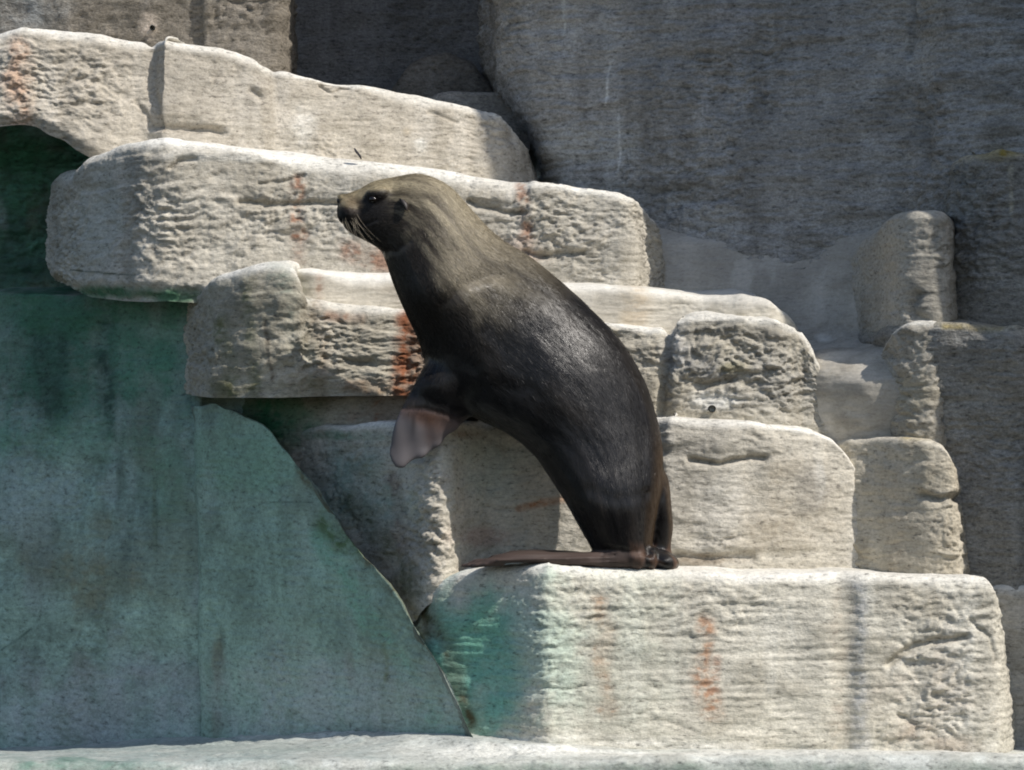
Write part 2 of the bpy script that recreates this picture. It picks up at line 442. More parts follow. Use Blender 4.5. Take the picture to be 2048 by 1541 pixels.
ledge('second_ledge', [(95, 1.75, 350, 560), (128, 1.38, 338, 575), (160, 1.25, 315, 594), (230, 1.08, 290, 602), (282, .98, 279, 604), (330, .95, 275, 602), (460, .95, 292, 610), (600, .96, 308, 620),
                       (760, .97, 330, 620), (900, .98, 345, 620), (1030, .985, 364, 620), (1060, .97, 360, 620), (1180, .96, 375, 620), (1245, .95, 385, 620), (1270, .965, 391, 620),
                       (1283, 1.03, 398, 620), (1296, 1.13, 404, 620), (1310, 1.17, 412, 620), (1326, 1.26, 432, 620), (1345, 1.6, 480, 620)],
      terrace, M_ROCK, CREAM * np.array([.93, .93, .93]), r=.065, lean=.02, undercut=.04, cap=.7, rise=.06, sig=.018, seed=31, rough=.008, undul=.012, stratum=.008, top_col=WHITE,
      feats=[rougharea(330, 450, 80, 110), rougharea(600, 430, 160, 70), rougharea(1090, 470, 120, 60), crack([(480, 405), (540, 410), (600, 408), (680, 410)], 6, .03),
             crack([(940, 405), (990, 418), (1050, 425)], 6, .025), crack([(1050, 505), (1110, 512), (1165, 505)], 6, .025), crack([(520, 372), (580, 360), (610, 352)], 4, .014),
             crack([(1150, 480), (1190, 450)], 4, .01), crack([(340, 335), (360, 320), (390, 318)], 5, .02), crack([(840, 395), (830, 480), (900, 520)], 6, .015),
             stain([(600, 365), (598, 470)], 18, RUST, .75, 1, .8), stain([(600, 470), (600, 520)], 14, RUST, .35), stain([(1045, 375), (1052, 470)], 16, RUST, .6, 1, .8),
             stain([(690, 500), (780, 530)], 22, RUST, .55, 1, .8), blob(1020, 500, 80, 30, RUST, .35, .7), blob(760, 510, 70, 35, RUST, .35, .7),
             blob(190, 470, 70, 120, (.40, .42, .38), .5, .3), blob(210, 585, 120, 16, GREEN, .8, .3), stain([(280, 330), (275, 420)], 30, DARK, .35),
             blob(330, 590, 90, 18, GREEN, .75, .3), blob(560, 315, 300, 12, WHITE, .5, .3),
             stain([(140, 540), (270, 552)], 2, BLACKGREEN, .7, 1, .2), lump(1262, 480, 30, 90, .012)])['label'] = 'second ledge, long pale lip behind the sea lion head'
ledge('third_ledge_tier', [(560, .95, 560, 660), (585, .86, 536, 660), (625, .80, 541, 660), (800, .79, 547, 665), (1000, .77, 558, 670), (1110, .725, 566, 675), (1290, .73, 575, 680),
                           (1340, .75, 580, 690), (1400, .75, 591, 700), (1480, .71, 585, 720), (1545, .71, 596, 740), (1590, .76, 628, 780), (1618, .83, 675, 820), (1645, .93, 735, 860), (1670, 1.1, 790, 870)],
      terrace, M_SMOOTH, CREAM * 1.02, r=.05, lean=.01, cap=.5, rise=.06, sig=.022, seed=41, rough=.003, undul=.008, top_col=WHITE,
      feats=[stain([(632, 560), (634, 585)], 14, RUST, .5, 1, .6), stain([(1260, 570), (1270, 640)], 30, (.50, .40, .27), .5), blob(780, 575, 30, 14, TAN, .4), blob(1500, 600, 60, 22, (.42, .40, .36), .5, .3)])
ledge('third_ledge', [(368, 1.25, 600, 785), (386, 1.0, 573, 792), (428, .78, 550, 796), (500, .68, 532, 796), (560, .64, 526, 796), (588, .64, 531, 795), (600, .645, 548, 795), (613, .665, 598, 794),
                      (700, .675, 611, 792), (820, .68, 625, 792), (1000, .67, 634, 800), (1200, .63, 642, 840), (1300, .6, 650, 848), (1334, .59, 648, 850), (1346, .555, 633, 852), (1420, .53, 621, 856),
                      (1480, .515, 627, 858), (1560, .53, 632, 862), (1600, .57, 652, 868), (1630, .565, 702, 872), (1655, .57, 762, 874), (1690, .56, 822, 876), (1725, .58, 852, 876)],
      terrace, M_ROCK, CREAM * np.array([.88, .87, .84]), r=.045, lean=.0, undercut=.0, cap=.4, rise=.04, sig=.016, seed=43, rough=.009, undul=.012, stratum=.006, top_col=WHITE,
      feats=[rougharea(640, 700, 90, 80), rougharea(1430, 720, 150, 90), rougharea(1560, 760, 90, 90), crack([(1336, 640), (1328, 740), (1322, 830)], 7, .03),
             crack([(1400, 770), (1470, 755), (1520, 770)], 10, .03), crack([(1340, 650), (1500, 640), (1600, 660)], 5, .01), crack([(690, 725), (740, 720)], 9, .02),
             blob(1480, 660, 120, 30, DARK, .55, .6), blob(1430, 740, 60, 30, GREY, .7, .6), blob(1470, 735, 30, 14, (.2, .17, .05), .6, .5), blob(1560, 760, 110, 100, GREY, .55, .6),
             blob(1420, 805, 70, 22, WHITE, .75, .3), blob(1350, 700, 30, 50, (.5, .5, .5), .4, .4),
             stain([(820, 640), (815, 780)], 38, RUST * .8, .95, 1, .4), stain([(800, 640), (795, 790)], 20, (.30, .10, .04), .6, 1, .6), stain([(660, 632), (720, 638)], 12, RUST, .5),
             stain([(560, 560), (600, 640), (600, 700)], 40, (.16, .20, .17), .6, 1, .6), stain([(500, 560), (510, 770)], 16, MOSS, .55, 1, .7), stain([(450, 650), (455, 780)], 26, MOSS, .7, 1, .7),
             stain([(530, 640), (545, 760)], 5, (.09, .06, .04), .8, 1, .4), blob(480, 660, 90, 120, (.20, .19, .145), .7, .4), stain([(620, 600), (640, 780)], 40, (.26, .2, .14), .5, 1, .5), blob(560, 780, 180, 24, (.10, .10, .05), .7, .5),
             blob(720, 775, 80, 20, (.25, .14, .07), .6, .5)])['label'] = 'third ledge, rounded mossy nose at its left end'
ledge('riser', [(480, 1.1, 760, 960), (560, .95, 760, 960), (640, .84, 765, 960), (800, .76, 765, 960), (960, .74, 770, 960), (1300, .70, 790, 960), (1760, .68, 800, 960)], terrace, M_ROCK, CREAM * .85, r=.02, cap=.1, seed=45, rough=.007,
      feats=[stain([(790, 770), (770, 850)], 50, RUST, .8, 1, .6), blob(540, 830, 110, 70, GREEN, .9, .2), blob(640, 800, 40, 30, (.14, .15, .10), .6, .3)])
sheet('chute', [(1270, [(1.62, 420), (1.42, 480), (1.36, 580), (1.33, 650), (1.2, 690), (1.0, 720), (.9, 780), (.80, 960)]),
                (1400, [(1.6, 440), (1.40, 482), (1.33, 580), (1.3, 660), (1.18, 700), (1.0, 730), (.9, 780), (.80, 960)]),
                (1500, [(1.55, 462), (1.36, 482), (1.27, 580), (1.22, 670), (1.1, 700), (.92, 730), (.8, 780), (.6, 960)]),
                (1640, [(1.42, 455), (1.25, 478), (1.15, 590), (1.10, 675), (.95, 694), (.65, 708), (.555, 750), (.60, 930)]),
                (1730, [(1.28, 440), (1.10, 470), (1.0, 590), (.95, 672), (.80, 694), (.56, 710), (.43, 765), (.53, 930)]),
                (1790, [(1.10, 425), (.92, 470), (.84, 590), (.79, 650), (.66, 680), (.49, 702), (.405, 765), (.50, 930)]),
                (1850, [(.95, 425), (.80, 470), (.72, 590), (.65, 645), (.52, 685), (.42, 715), (.36, 780), (.45, 930)])],
      terrace, M_SMOOTH, np.array([.42, .39, .335]), rough=.003, undul=.012, seed=51, sig=.03, res=.0068, dirt=.6,
      feats=[crack([(1640, 655), (1650, 650)], 4, .004), blob(1650, 680, 20, 10, WHITE, .6, .3), blob(1330, 520, 60, 60, (.34, .33, .30), .5, .4), blob(1420, 460, 60, 30, (.5, .5, .49), .5)])['label'] = 'smooth trowelled hollow running down to a lit lip'
ledge('knob', [(1700, 1.1, 500, 720), (1738, .82, 458, 720), (1765, .66, 440, 720), (1782, .52, 428, 720), (1802, .415, 421, 720), (1826, .375, 418, 720), (1882, .345, 417, 720), (1902, .37, 420, 720), (1915, .62, 425, 720), (1925, .9, 430, 720)],
      terrace, M_ROCK, CREAM * .82, r=.05, lean=.01, cap=.35, rise=.02, sig=.03, seed=53, rough=.0055, stria=.004, top_col=CREAM * .95,
      feats=[crack([(1838, 590), (1820, 625), (1850, 640)], 9, .02), blob(1780, 520, 50, 90, (.42, .38, .31), .8, .2)])['label'] = 'upright pale knob beside the shaded wall on the right'
ledge('knob_base', [(1700, .80, 790, 930), (1745, .62, 738, 930), (1775, .49, 690, 930), (1797, .405, 656, 930), (1822, .365, 643, 930), (1868, .335, 640, 930), (1888, .36, 642, 930), (1902, .7, 645, 930)],
      terrace, M_ROCK, CREAM * .78, r=.035, lean=-.03, cap=.3, sig=.025, seed=55, rough=.0055, stria=.004, feats=[blob(1830, 800, 60, 60, (.33, .29, .2), .5)])
ledge('fourth_ledge', [(560, 1.0, 900, 1260), (582, .92, 873, 1260), (602, .86, 861, 1260), (640, .77, 851, 1260), (720, .59, 847, 1260), (790, .42, 845, 1260), (830, .30, 843, 1240), (856, .225, 842, 1210), (884, .21, 841, 1195), (908, .25, 841, 1200), (935, .38, 840, 1200), (975, .48, 840, 1200),
                       (1100, .56, 838, 1200), (1260, .53, 833, 1200), (1330, .39, 831, 1200), (1450, .36, 842, 1200), (1560, .375, 851, 1200), (1635, .40, 858, 1200), (1672, .42, 873, 1200), (1708, .435, 915, 1200), (1745, .46, 975, 1200), (1790, .49, 1040, 1200), (1840, .55, 1110, 1200)],
      terrace, M_ROCK, CREAM, r=.04, lean=.02, cap=.5, rise=.03, sig=.02, seed=61, rough=.008, undul=.010, stratum=.006, top_col=WHITE,
      feats=[rougharea(860, 1010, 35, 150), rougharea(860, 1090, 60, 50), crack([(1330, 905), (1370, 895), (1400, 890)], 12, .008), crack([(1380, 920), (1440, 930), (1500, 915), (1530, 918)], 6, .028), crack([(1350, 1110), (1420, 1115), (1500, 1110)], 8, .02),
             lump(1440, 890, 90, 20, .015), stain([(1040, 1018), (1080, 1008), (1130, 998)], 9, (.36, .17, .08), .8, 1, .4), crack([(960, 1010), (1000, 1020), (1040, 1018)], 3, .006),
             stain([(790, 960), (795, 1100)], 18, (.17, .09, .07), .75, 1, .5), stain([(910, 868), (960, 870), (1010, 900)], 10, (.24, .15, .10), .5, 1, .4), blob(960, 1075, 70, 20, (.36, .22, .18), .35, .7),
             blob(690, 985, 140, 110, (.20, .28, .235), .75, .35), blob(690, 872, 120, 12, (.12, .22, .15), .6, .6), blob(800, 1120, 80, 80, (.26, .24, .21), .6, .5), blob(990, 930, 110, 90, (.42, .47, .41), .5, .3),
             blob(1640, 960, 12, 40, WHITE, .8, .3), blob(1560, 1010, 130, 110, TAN * .9, .55, .6), blob(1450, 1000, 60, 80, WHITE, .4, .4), blob(1400, 1120, 90, 16, (.22, .18, .13), .7, .6), blob(1620, 980, 50, 60, GREY, .45, .6),
             stain([(700, 1000), (760, 1080), (820, 1180)], 26, (.09, .10, .05), .6, 1, .4)])['label'] = 'fourth ledge, the one the sea lion rests its fore flipper on'
ledge('fourth_ledge_end', [(1610, .62, 880, 1210), (1690, .47, 872, 1210), (1740, .41, 870, 1210), (1790, .32, 873, 1210), (1850, .245, 879, 1210), (1890, .225, 893, 1210), (1914, .235, 916, 1210), (1928, .30, 935, 1210), (1940, .7, 950, 1210)],
      terrace, M_ROCK, CREAM * np.array([.95, .92, .86]), r=.035, lean=.02, cap=.3, rise=.02, sig=.02, seed=63, rough=.007, top_col=CREAM * 1.05,
      feats=[crack([(1840, 990), (1880, 1000), (1920, 995)], 8, .03), rougharea(1900, 1080, 30, 120), blob(1885, 995, 50, 14, GREY, .6, .3), blob(1840, 870, 40, 12, LICHEN, .5, .6), stain([(1790, 940), (1790, 1150)], 16, TAN, .5)])
ledge('bottom_ledge', [(770, .8, 1235, 1530), (800, .52, 1205, 1530), (832, .29, 1178, 1530), (856, .195, 1160, 1530), (880, .155, 1152, 1530), (905, .13, 1144, 1530), (935, .10, 1138, 1530), (1000, .025, 1131, 1530), (1060, -.075, 1127, 1530), (1090, -.105, 1128, 1530), (1120, -.095, 1133, 1530), (1200, -.065, 1141, 1530), (1350, -.02, 1142, 1530),
                       (1500, -.01, 1150, 1530), (1670, .0, 1152, 1530), (1695, .015, 1150, 1530), (1730, -.01, 1152, 1530), (1850, -.01, 1156, 1530), (1960, -.01, 1159, 1530), (1995, .0, 1163, 1530), (2012, .05, 1185, 1530), (2025, .14, 1235, 1530), (2035, .3, 1320, 1530)],
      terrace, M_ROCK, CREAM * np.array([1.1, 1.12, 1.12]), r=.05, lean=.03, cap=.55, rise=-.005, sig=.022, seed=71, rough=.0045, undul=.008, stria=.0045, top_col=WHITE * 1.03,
      feats=[rougharea(1090, 1300, 60, 170), rougharea(1880, 1350, 120, 120), crack([(1780, 1330), (1830, 1295), (1880, 1278), (1930, 1275)], 8, .035), crack([(1940, 1240), (1980, 1275), (1990, 1320)], 4, .012), 
             crack([(1800, 1430), (1830, 1450)], 6, .015), crack([(1085, 1380), (1140, 1378), (1170, 1370)], 3, .01), lump(1640, 1300, 60, 160, .006), crack([(1400, 1470), (1330, 1440)], 3, .005), crack([(1690, 1180), (1700, 1340), (1692, 1500)], 20, .006, 14),
             stain([(1205, 1205), (1200, 1330), (1215, 1420)], 22, RUST * np.array([1.2, 1.5, 1.6]), .95, 1, .6), stain([(1415, 1250), (1405, 1340), (1425, 1420)], 22, RUST * np.array([1.4, 1.7, 1.8]), .8, 1, .7), stain([(1440, 1320), (1430, 1380)], 12, RUST * 1.3, .5, 1, .8),
             stain([(1690, 1190), (1680, 1340), (1690, 1520)], 26, (.36, .31, .25), .55, 1, .9), stain([(1715, 1180), (1725, 1520)], 18, (.52, .52, .52), .4, 1, .8), blob(1860, 1380, 130, 120, (.45, .40, .33), .5, .6), blob(1840, 1210, 90, 30, (.40, .35, .26), .45, .6), blob(1870, 1480, 90, 40, (.32, .26, .20), .55, .6),
             blob(960, 1330, 160, 200, TEAL * np.array([.85, 1., 1.]), 1.0, .1), blob(1090, 1300, 70, 190, (.40, .50, .42), .7, .4), blob(1200, 1300, 180, 200, (.50, .53, .44), .45, .4), stain([(840, 1190), (890, 1290), (940, 1440)], 20, (.10, .085, .05), .85, 1, .35), blob(960, 1250, 60, 90, (.16, .36, .24), .5, .4),
             stain([(880, 1215), (920, 1330)], 24, (.13, .27, .18), .4, 1, .3), stain([(1000, 1480), (1500, 1500)], 20, WHITE, .4)])['label'] = 'bottom ledge, widest and palest, under the sea lion hind flippers'
ledge('bottom_ledge_return', [(1940, .40, 1172, 1540), (1990, .33, 1170, 1540), (2048, .30, 1172, 1540), (2200, .28, 1176, 1540)], terrace, M_ROCK, CREAM * .92, r=.04, cap=.5, seed=73)

def pipe_mouth(name, px, py, y, r, ln, parent, mat):
    seg = 20; V = []; F = []
    x0, z0 = PX(px, y), PZ(py, y)
    for rr, yy in ((r, ln), (r, -.012), (r * .72, -.012), (r * .70, ln)):
        for k in range(seg):
            a = 2 * math.pi * k / seg
            V.append((x0 + rr * math.cos(a), y + yy, z0 + rr * math.sin(a)))
    for j in range(3):
        for k in range(seg):
            F.append((j * seg + k, j * seg + (k + 1) % seg, (j + 1) * seg + (k + 1) % seg, (j + 1) * seg + k))
    F.append(tuple(3 * seg + k for k in range(seg)))
    return mesh_obj(name, V, F, mat, parent, np.tile(np.array([[.03, .032, .03]]), (len(V), 1)))
pipe_mouth('drain_pipe', 1424, 818, .522, .014, .12, terrace, M_WALL)['label'] = 'small black drain pipe mouth in the third ledge'
pipe_mouth('weep_hole', 305, 56, 2.075, .011, .12, rock_wall, M_WALL)
tv, tf = [], []
tw_pts = [(709, 297), (713, 304), (719, 311), (722, 318)]
for i, (a_, b_) in enumerate(tw_pts):
    rr = (.003, .006, .0055, .002)[i]
    for k in range(7):
        an = 2 * math.pi * k / 7
        tv.append((PX(a_, .99) + rr * math.cos(an), .99 + rr * math.sin(an) + .006 * i, PZ(b_, .99) + rr * .5 * math.sin(an)))
for i in range(3):
    for k in range(7):
        tf.append((i * 7 + k, i * 7 + (k + 1) % 7, (i + 1) * 7 + (k + 1) % 7, (i + 1) * 7 + k))
tf.append(tuple(range(7))[::-1]); tf.append(tuple(21 + k for k in range(7)))
twig = mesh_obj('twig', tv, tf, M_WALL, None, np.tile(np.array([[.05, .05, .06]]), (len(tv), 1)))
twig['label'] = 'tiny dark twig lying on the lip of the second ledge above the sea lion nose'
twig['category'] = 'twig'

# pool wall -------------------------------------------------------------------------------
WALLC = np.array([.235, .335, .285])
ledge('wall_panel', [(-120, 1.95, 585, 1520), (0, 1.75, 585, 1520), (200, 1.45, 585, 1520), (380, 1.16, 585, 1510), (402, 1.13, 585, 1510), (450, 1.2, 585, 1510), (560, 1.05, 700, 1500)],
      pool_wall, M_ALGAE, WALLC, r=.02, lean=.03, cap=.3, sig=.02, seed=81, rough=.003, undul=.02, stria=.002, dirt=.5, lo_res=1.15, mottle=.4,
      feats=[blob(110, 740, 90, 110, BLACKGREEN * 1.6, .85, .5), blob(180, 720, 330, 200, (.06, .16, .11), .75, .5), stain([(80, 640), (90, 820)], 26, BLACKGREEN, .8, 1, .5), stain([(215, 650), (220, 860)], 22, BLACKGREEN, .75, 1, .5), stain([(130, 640), (115, 850)], 22, BLACKGREEN, .6, 1, .5), blob(100, 620, 320, 60, GREEN * .8, .8, .3), blob(300, 700, 120, 90, (.09, .24, .155), .7, .4),
             blob(40, 1010, 120, 90, (.33, .42, .40), .6, .4), blob(180, 1140, 160, 110, (.20, .215, .15), .75, .5), blob(360, 1080, 60, 160, (.17, .21, .15), .6, .4), blob(100, 880, 200, 50, (.13, .28, .19), .6, .4), blob(330, 960, 60, 80, (.12, .26, .17), .5, .4), blob(160, 1330, 30, 40, (.13, .15, .11), .7, .4),
             blob(220, 1420, 300, 110, (.35, .39, .39), .65, .45), stain([(0, 1300), (60, 1260)], 3, BLACKGREEN, .6), stain([(302, 960), (312, 1110)], 5, (.10, .14, .09), .6), crack([(305, 900), (312, 1100)], 3, .005), blob(300, 1360, 60, 60, (.30, .33, .33), .5)])['label'] = 'darker flat panel of the wall at the far left'
ledge('curved_panel', [(398, 1.30, 810, 1520), (404, 1.085, 810, 1520), (440, 1.0, 814, 1515), (480, .90, 824, 1510), (550, .74, 860, 1500), (590, .65, 910, 1495), (650, .56, 985, 1490), (720, .43, 1085, 1490), (790, .30, 1170, 1495), (840, .21, 1245, 1500), (900, .115, 1340, 1505), (950, .025, 1455, 1510), (968, .0, 1490, 1510)],
      pool_wall, M_ALGAE, WALLC * np.array([1.0, 1.02, .98]), r=.003, lean=-.035, cap=.2, rise=-2.5, chip=.014, sig=.018, tsig=.012, seed=83, rough=.003, undul=.014, stria=.002, dirt=.45, mottle=.24, top_col=np.array([.075, .075, .05]),
      feats=[stain([(600, 945), (655, 1010), (725, 1110), (795, 1195), (845, 1270), (900, 1365), (945, 1470)], 9, (.09, .085, .045), .7, 1, .6), blob(500, 920, 120, 90, (.20, .36, .26), .6, .3), stain([(640, 1075), (715, 1190), (800, 1320), (880, 1460)], 26, (.18, .37, .27), .6, 1, .5), crack([(420, 1220), (438, 1260), (438, 1320)], 6, .01), blob(440, 1320, 14, 60, (.14, .15, .10), .7, .4), blob(435, 1440, 16, 60, (.17, .18, .14), .5, .5), blob(700, 1340, 14, 50, (.17, .17, .13), .6, .4),
             stain([(640, 1040), (690, 1090), (720, 1100)], 22, (.05, .10, .025), .7, 1, .4), blob(560, 1300, 60, 70, (.22, .25, .21), .45, .5), blob(720, 1470, 60, 14, (.10, .09, .06), .7, .6), blob(660, 1400, 260, 110, (.34, .39, .375), .7, .4), stain([(540, 1005), (620, 1005)], 2, BLACKGREEN, .5), stain([(650, 1175), (665, 1185)], 3, BLACKGREEN, .5), stain([(770, 1290), (775, 1360)], 6, (.12, .14, .05), .6)])['label'] = 'curved panel with a bright green bevelled edge'

# pool floor --------------------------------------------------------------------------------
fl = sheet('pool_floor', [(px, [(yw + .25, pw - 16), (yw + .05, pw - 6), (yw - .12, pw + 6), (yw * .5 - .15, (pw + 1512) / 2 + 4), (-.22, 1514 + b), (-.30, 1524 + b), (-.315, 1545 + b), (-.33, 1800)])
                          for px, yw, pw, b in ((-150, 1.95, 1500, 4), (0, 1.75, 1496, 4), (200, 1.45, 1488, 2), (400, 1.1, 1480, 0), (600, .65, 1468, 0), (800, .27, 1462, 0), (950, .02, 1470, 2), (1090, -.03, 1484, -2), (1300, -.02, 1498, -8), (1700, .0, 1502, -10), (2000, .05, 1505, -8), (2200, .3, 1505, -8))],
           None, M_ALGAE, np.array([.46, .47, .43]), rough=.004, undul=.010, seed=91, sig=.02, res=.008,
           feats=[blob(300, 1505, 560, 40, (.29, .335, .315), .85, .5), blob(100, 1535, 220, 22, (.12, .20, .16), .8, .4), blob(1300, 1538, 900, 14, (.20, .24, .20), .8, .4), blob(560, 1495, 200, 14, (.30, .33, .30), .6, .5), blob(1000, 1500, 260, 18, WHITE, .5, .3), blob(1600, 1506, 600, 8, WHITE, .5, .3)])  # algae tint; the broad left blob also stands in for shade on the floor
fl['kind'] = 'structure'

# ------------------------------------------------------------------ the sea lion
def cat(P, n):
    """Catmull-Rom through the rows of P, resampled to n rows."""
    P = np.asarray(P, float)
    t = np.linspace(0, len(P) - 1, n)
    i = np.clip(np.floor(t).astype(int), 0, len(P) - 2)
    f = (t - i)[:, None]
    p0, p1, p2, p3 = P[np.maximum(i - 1, 0)], P[i], P[i + 1], P[np.minimum(i + 2, len(P) - 1)]
    return 0.5 * (2 * p1 + (p2 - p0) * f + (2 * p0 - 5 * p1 + 4 * p2 - p3) * f ** 2 + (3 * p1 - p0 - 3 * p2 + p3) * f ** 3)

def loft(stations, n=60, seg=28, power=2.0):
    """stations: (left px, left py, right px, right py, depth, half depth, depth shift of right edge). Closed tube."""
    Q = cat(stations, n)
    verts = []; rings = []
    for lx, ly, rx, ry, y, hw, sh in Q:
        L = np.array([PX(lx, y - sh), y - sh, PZ(ly, y - sh)]); R = np.array([PX(rx, y + sh), y + sh, PZ(ry, y + sh)])
        c = (L + R) / 2; a = (R - L) / 2
        b = np.array([0, max(hw, .003), 0])
        ring = []
        for k in range(seg):
            th = 2 * math.pi * k / seg
            cs, sn = math.cos(th), math.sin(th)
            e = 2.0 / power
            ring.append(c + a * math.copysign(abs(cs) ** e, cs) + b * math.copysign(abs(sn) ** e, sn))
        rings.append(ring)
    V = [p for r in rings for p in r]
    F = []
    for i in range(n - 1):
        for k in range(seg):
            k2 = (k + 1) % seg
            F.append((i * seg + k, i * seg + k2, (i + 1) * seg + k2, (i + 1) * seg + k))
    F.append(tuple(range(seg))[::-1])
    F.append(tuple((n - 1) * seg + k for k in range(seg)))
    return V, F, Q

def ellipsoid(px, py, y, rx, ry, rd, tilt=0.0):
    bm = bmesh.new()
    bmesh.ops.create_icosphere(bm, subdivisions=3, radius=1)
    ct, st = math.cos(tilt), math.sin(tilt)
    c = (PX(px, y), y, PZ(py, y))
    V = []
    for v in bm.verts:
        a, b = v.co.x * rx * S, v.co.z * ry * S
        V.append((c[0] + a * ct - b * st, c[1] + v.co.y * rd, c[2] + a * st + b * ct))
    bm.verts.index_update()
    F = [tuple(v.index for v in f.verts) for f in bm.faces]
    bm.free()
    return V, F

BODY = [  # left contour, right contour, depth, half depth
    (683, 402, 686, 398, .285, .012, 0), (677, 425, 690, 394, .285, .036, 0), (684, 447, 700, 390, .285, .050, 0), (702, 468, 722, 381, .287, .060, 0), (732, 484, 750, 366, .29, .074, 0),
    (757, 499, 793, 357, .30, .092, 0), (770, 518, 845, 352, .31, .112, 0), (781, 545, 900, 376, .31, .130, 0), (794, 580, 946, 424, .30, .150, 0), (813, 625, 1000, 478, .28, .175, 0),
    (836, 675, 1060, 514, .275, .200, 0), (853, 728, 1130, 572, .27, .225, 0), (880, 785, 1195, 632, .265, .235, 0), (925, 822, 1249, 692, .25, .235, 0), (965, 843, 1288, 762, .235, .225, 0),
    (1018, 868, 1312, 835, .215, .208, 0), (1068, 908, 1325, 905, .185, .188, 0), (1110, 970, 1322, 968, .16, .168, 0), (1140, 1018, 1312, 1025, .145, .150, 0), (1168, 1068, 1306, 1072, .14, .120, 0), (1192, 1112, 1304, 1118, .135, .095, 0)]
pieces = []
def pose(V):
    """Bring head and neck out from the ledges, and the hind end to the lip of its ledge."""
    A = np.array(V, np.float64)
    qx, qy = to_px(A[:, 0], A[:, 1], A[:, 2])
    A[:, 1] -= .085 * sstep(1030, 850, qx) * sstep(720, 560, qy) + .04 * sstep(880, 1020, qy)
    return A.tolist()
pieces.append(loft(BODY, 220, 48, 2.05))
# far hind limb and rump side, separated from the near one by a crease
pieces.append(loft([(1270, 880, 1300, 876, .22, .03, 0), (1282, 930, 1318, 922, .225, .06, 0), (1290, 965, 1333, 955, .225, .085, 0), (1296, 1005, 1339, 995, .22, .085, 0), (1300, 1050, 1344, 1050, .22, .07, 0), (1300, 1095, 1341, 1095, .22, .06, 0), (1308, 1136, 1352, 1134, .21, .055, 0)], 40, 24))
# near hind foot: heel and long flipper laid along the ledge
pieces.append(loft([(1310, 1100, 1310, 1140, .10, .05, 0), (1285, 1098, 1280, 1138, .095, .055, 0), (1230, 1102, 1228, 1134, .09, .055, 0), (1170, 1105, 1168, 1131, .085, .06, 0), (1100, 1104, 1100, 1127, .085, .07, 0), (1050, 1103, 1050, 1124, .09, .08, 0), (1010, 1108, 1010, 1125, .095, .085, 0), (975, 1117, 976, 1130, .10, .08, 0), (952, 1126, 954, 1134, .11, .06, 0)], 60, 24, 2.2))
# folded second web of the foot and toe tips
pieces.append(loft([(1200, 1104, 1200, 1122, .15, .05, 0), (1130, 1101, 1130, 1116, .16, .06, 0), (1060, 1099, 1060, 1113, .165, .07, 0), (1012, 1104, 1012, 1116, .17, .07, 0), (985, 1112, 986, 1120, .175, .05, 0)], 40, 20, 2.2))
for tx, ty, dp, tl in ((975, 1126, .05, 34), (968, 1124, .085, 40), (966, 1122, .12, 42), (978, 1121, .15, 36), (992, 1114, .20, 30)):
    pieces.append(loft([(tx + 30, ty - 7, tx + 30, ty + 5, dp, .016, 0), (tx, ty - 5, tx, ty + 5, dp, .015, 0), (tx - tl * .5, ty - 1, tx - tl * .5, ty + 8, dp + .004, .013, 0), (tx - tl, ty + 7, tx - tl, ty + 11, dp + .008, .006, 0)], 16, 12))
# heel and short stub of the far foot
V_, F_ = ellipsoid(1326, 1121, .15, 32, 20, .09, -.3); pieces.append((V_, F_))
V_, F_ = ellipsoid(1270, 1110, .13, 50, 28, .10, 0); pieces.append((V_, F_))
# near fore limb: shoulder, forearm, blade hanging over the ledge edge
pieces.append(loft([(905, 590, 1040, 640, .32, .08, 0), (876, 668, 1015, 700, .28, .115, 0), (853, 722, 995, 755, .238, .120, 0), (836, 756, 968, 797, .208, .103, 0), (818, 788, 950, 827, .205, .070, 0), (804, 814, 932, 842, .185, .048, 0), (793, 838, 920, 854, .178, .028, 0),
                    (784, 866, 902, 868, .180, .018, 0), (779, 890, 878, 890, .186, .014, 0), (777, 908, 856, 908, .19, .012, 0), (782, 924, 826, 922, .192, .011, 0), (792, 937, 808, 936, .194, .009, 0)], 80, 28, 2.2))
# little lobes along the trailing edge of the blade
for (x_, y_, rx_, ry_, t_) in ((905, 856, 17, 9, .5), (876, 884, 17, 9, .75), (846, 906, 15, 9, .75)):
    V_, F_ = ellipsoid(x_, y_, .184, rx_, ry_, .011, t_); pieces.append((V_, F_))
# far fore limb, propped on the ledge top behind the chest
pieces.append(loft([(890, 690, 990, 700, .40, .08, 0), (880, 760, 970, 770, .46, .08, 0), (880, 810, 960, 815, .50, .06, 0), (870, 836, 960, 842, .53, .05, 0), (850, 842, 930, 856, .58, .05, 0)], 40, 24))
# brow, muzzle pads, ear base
for a in ((757, 390, .222, 24, 15, .028, .2), (757, 390, .358, 24, 15, .028, .2), (702, 430, .260, 25, 30, .055, .3), (702, 430, .310, 25, 30, .055, .3), (688, 404, .285, 11, 14, .034, 0), (735, 462, .285, 34, 20, .05, -.55)):
    pieces.append(ellipsoid(*a[:3], *a[3:]))

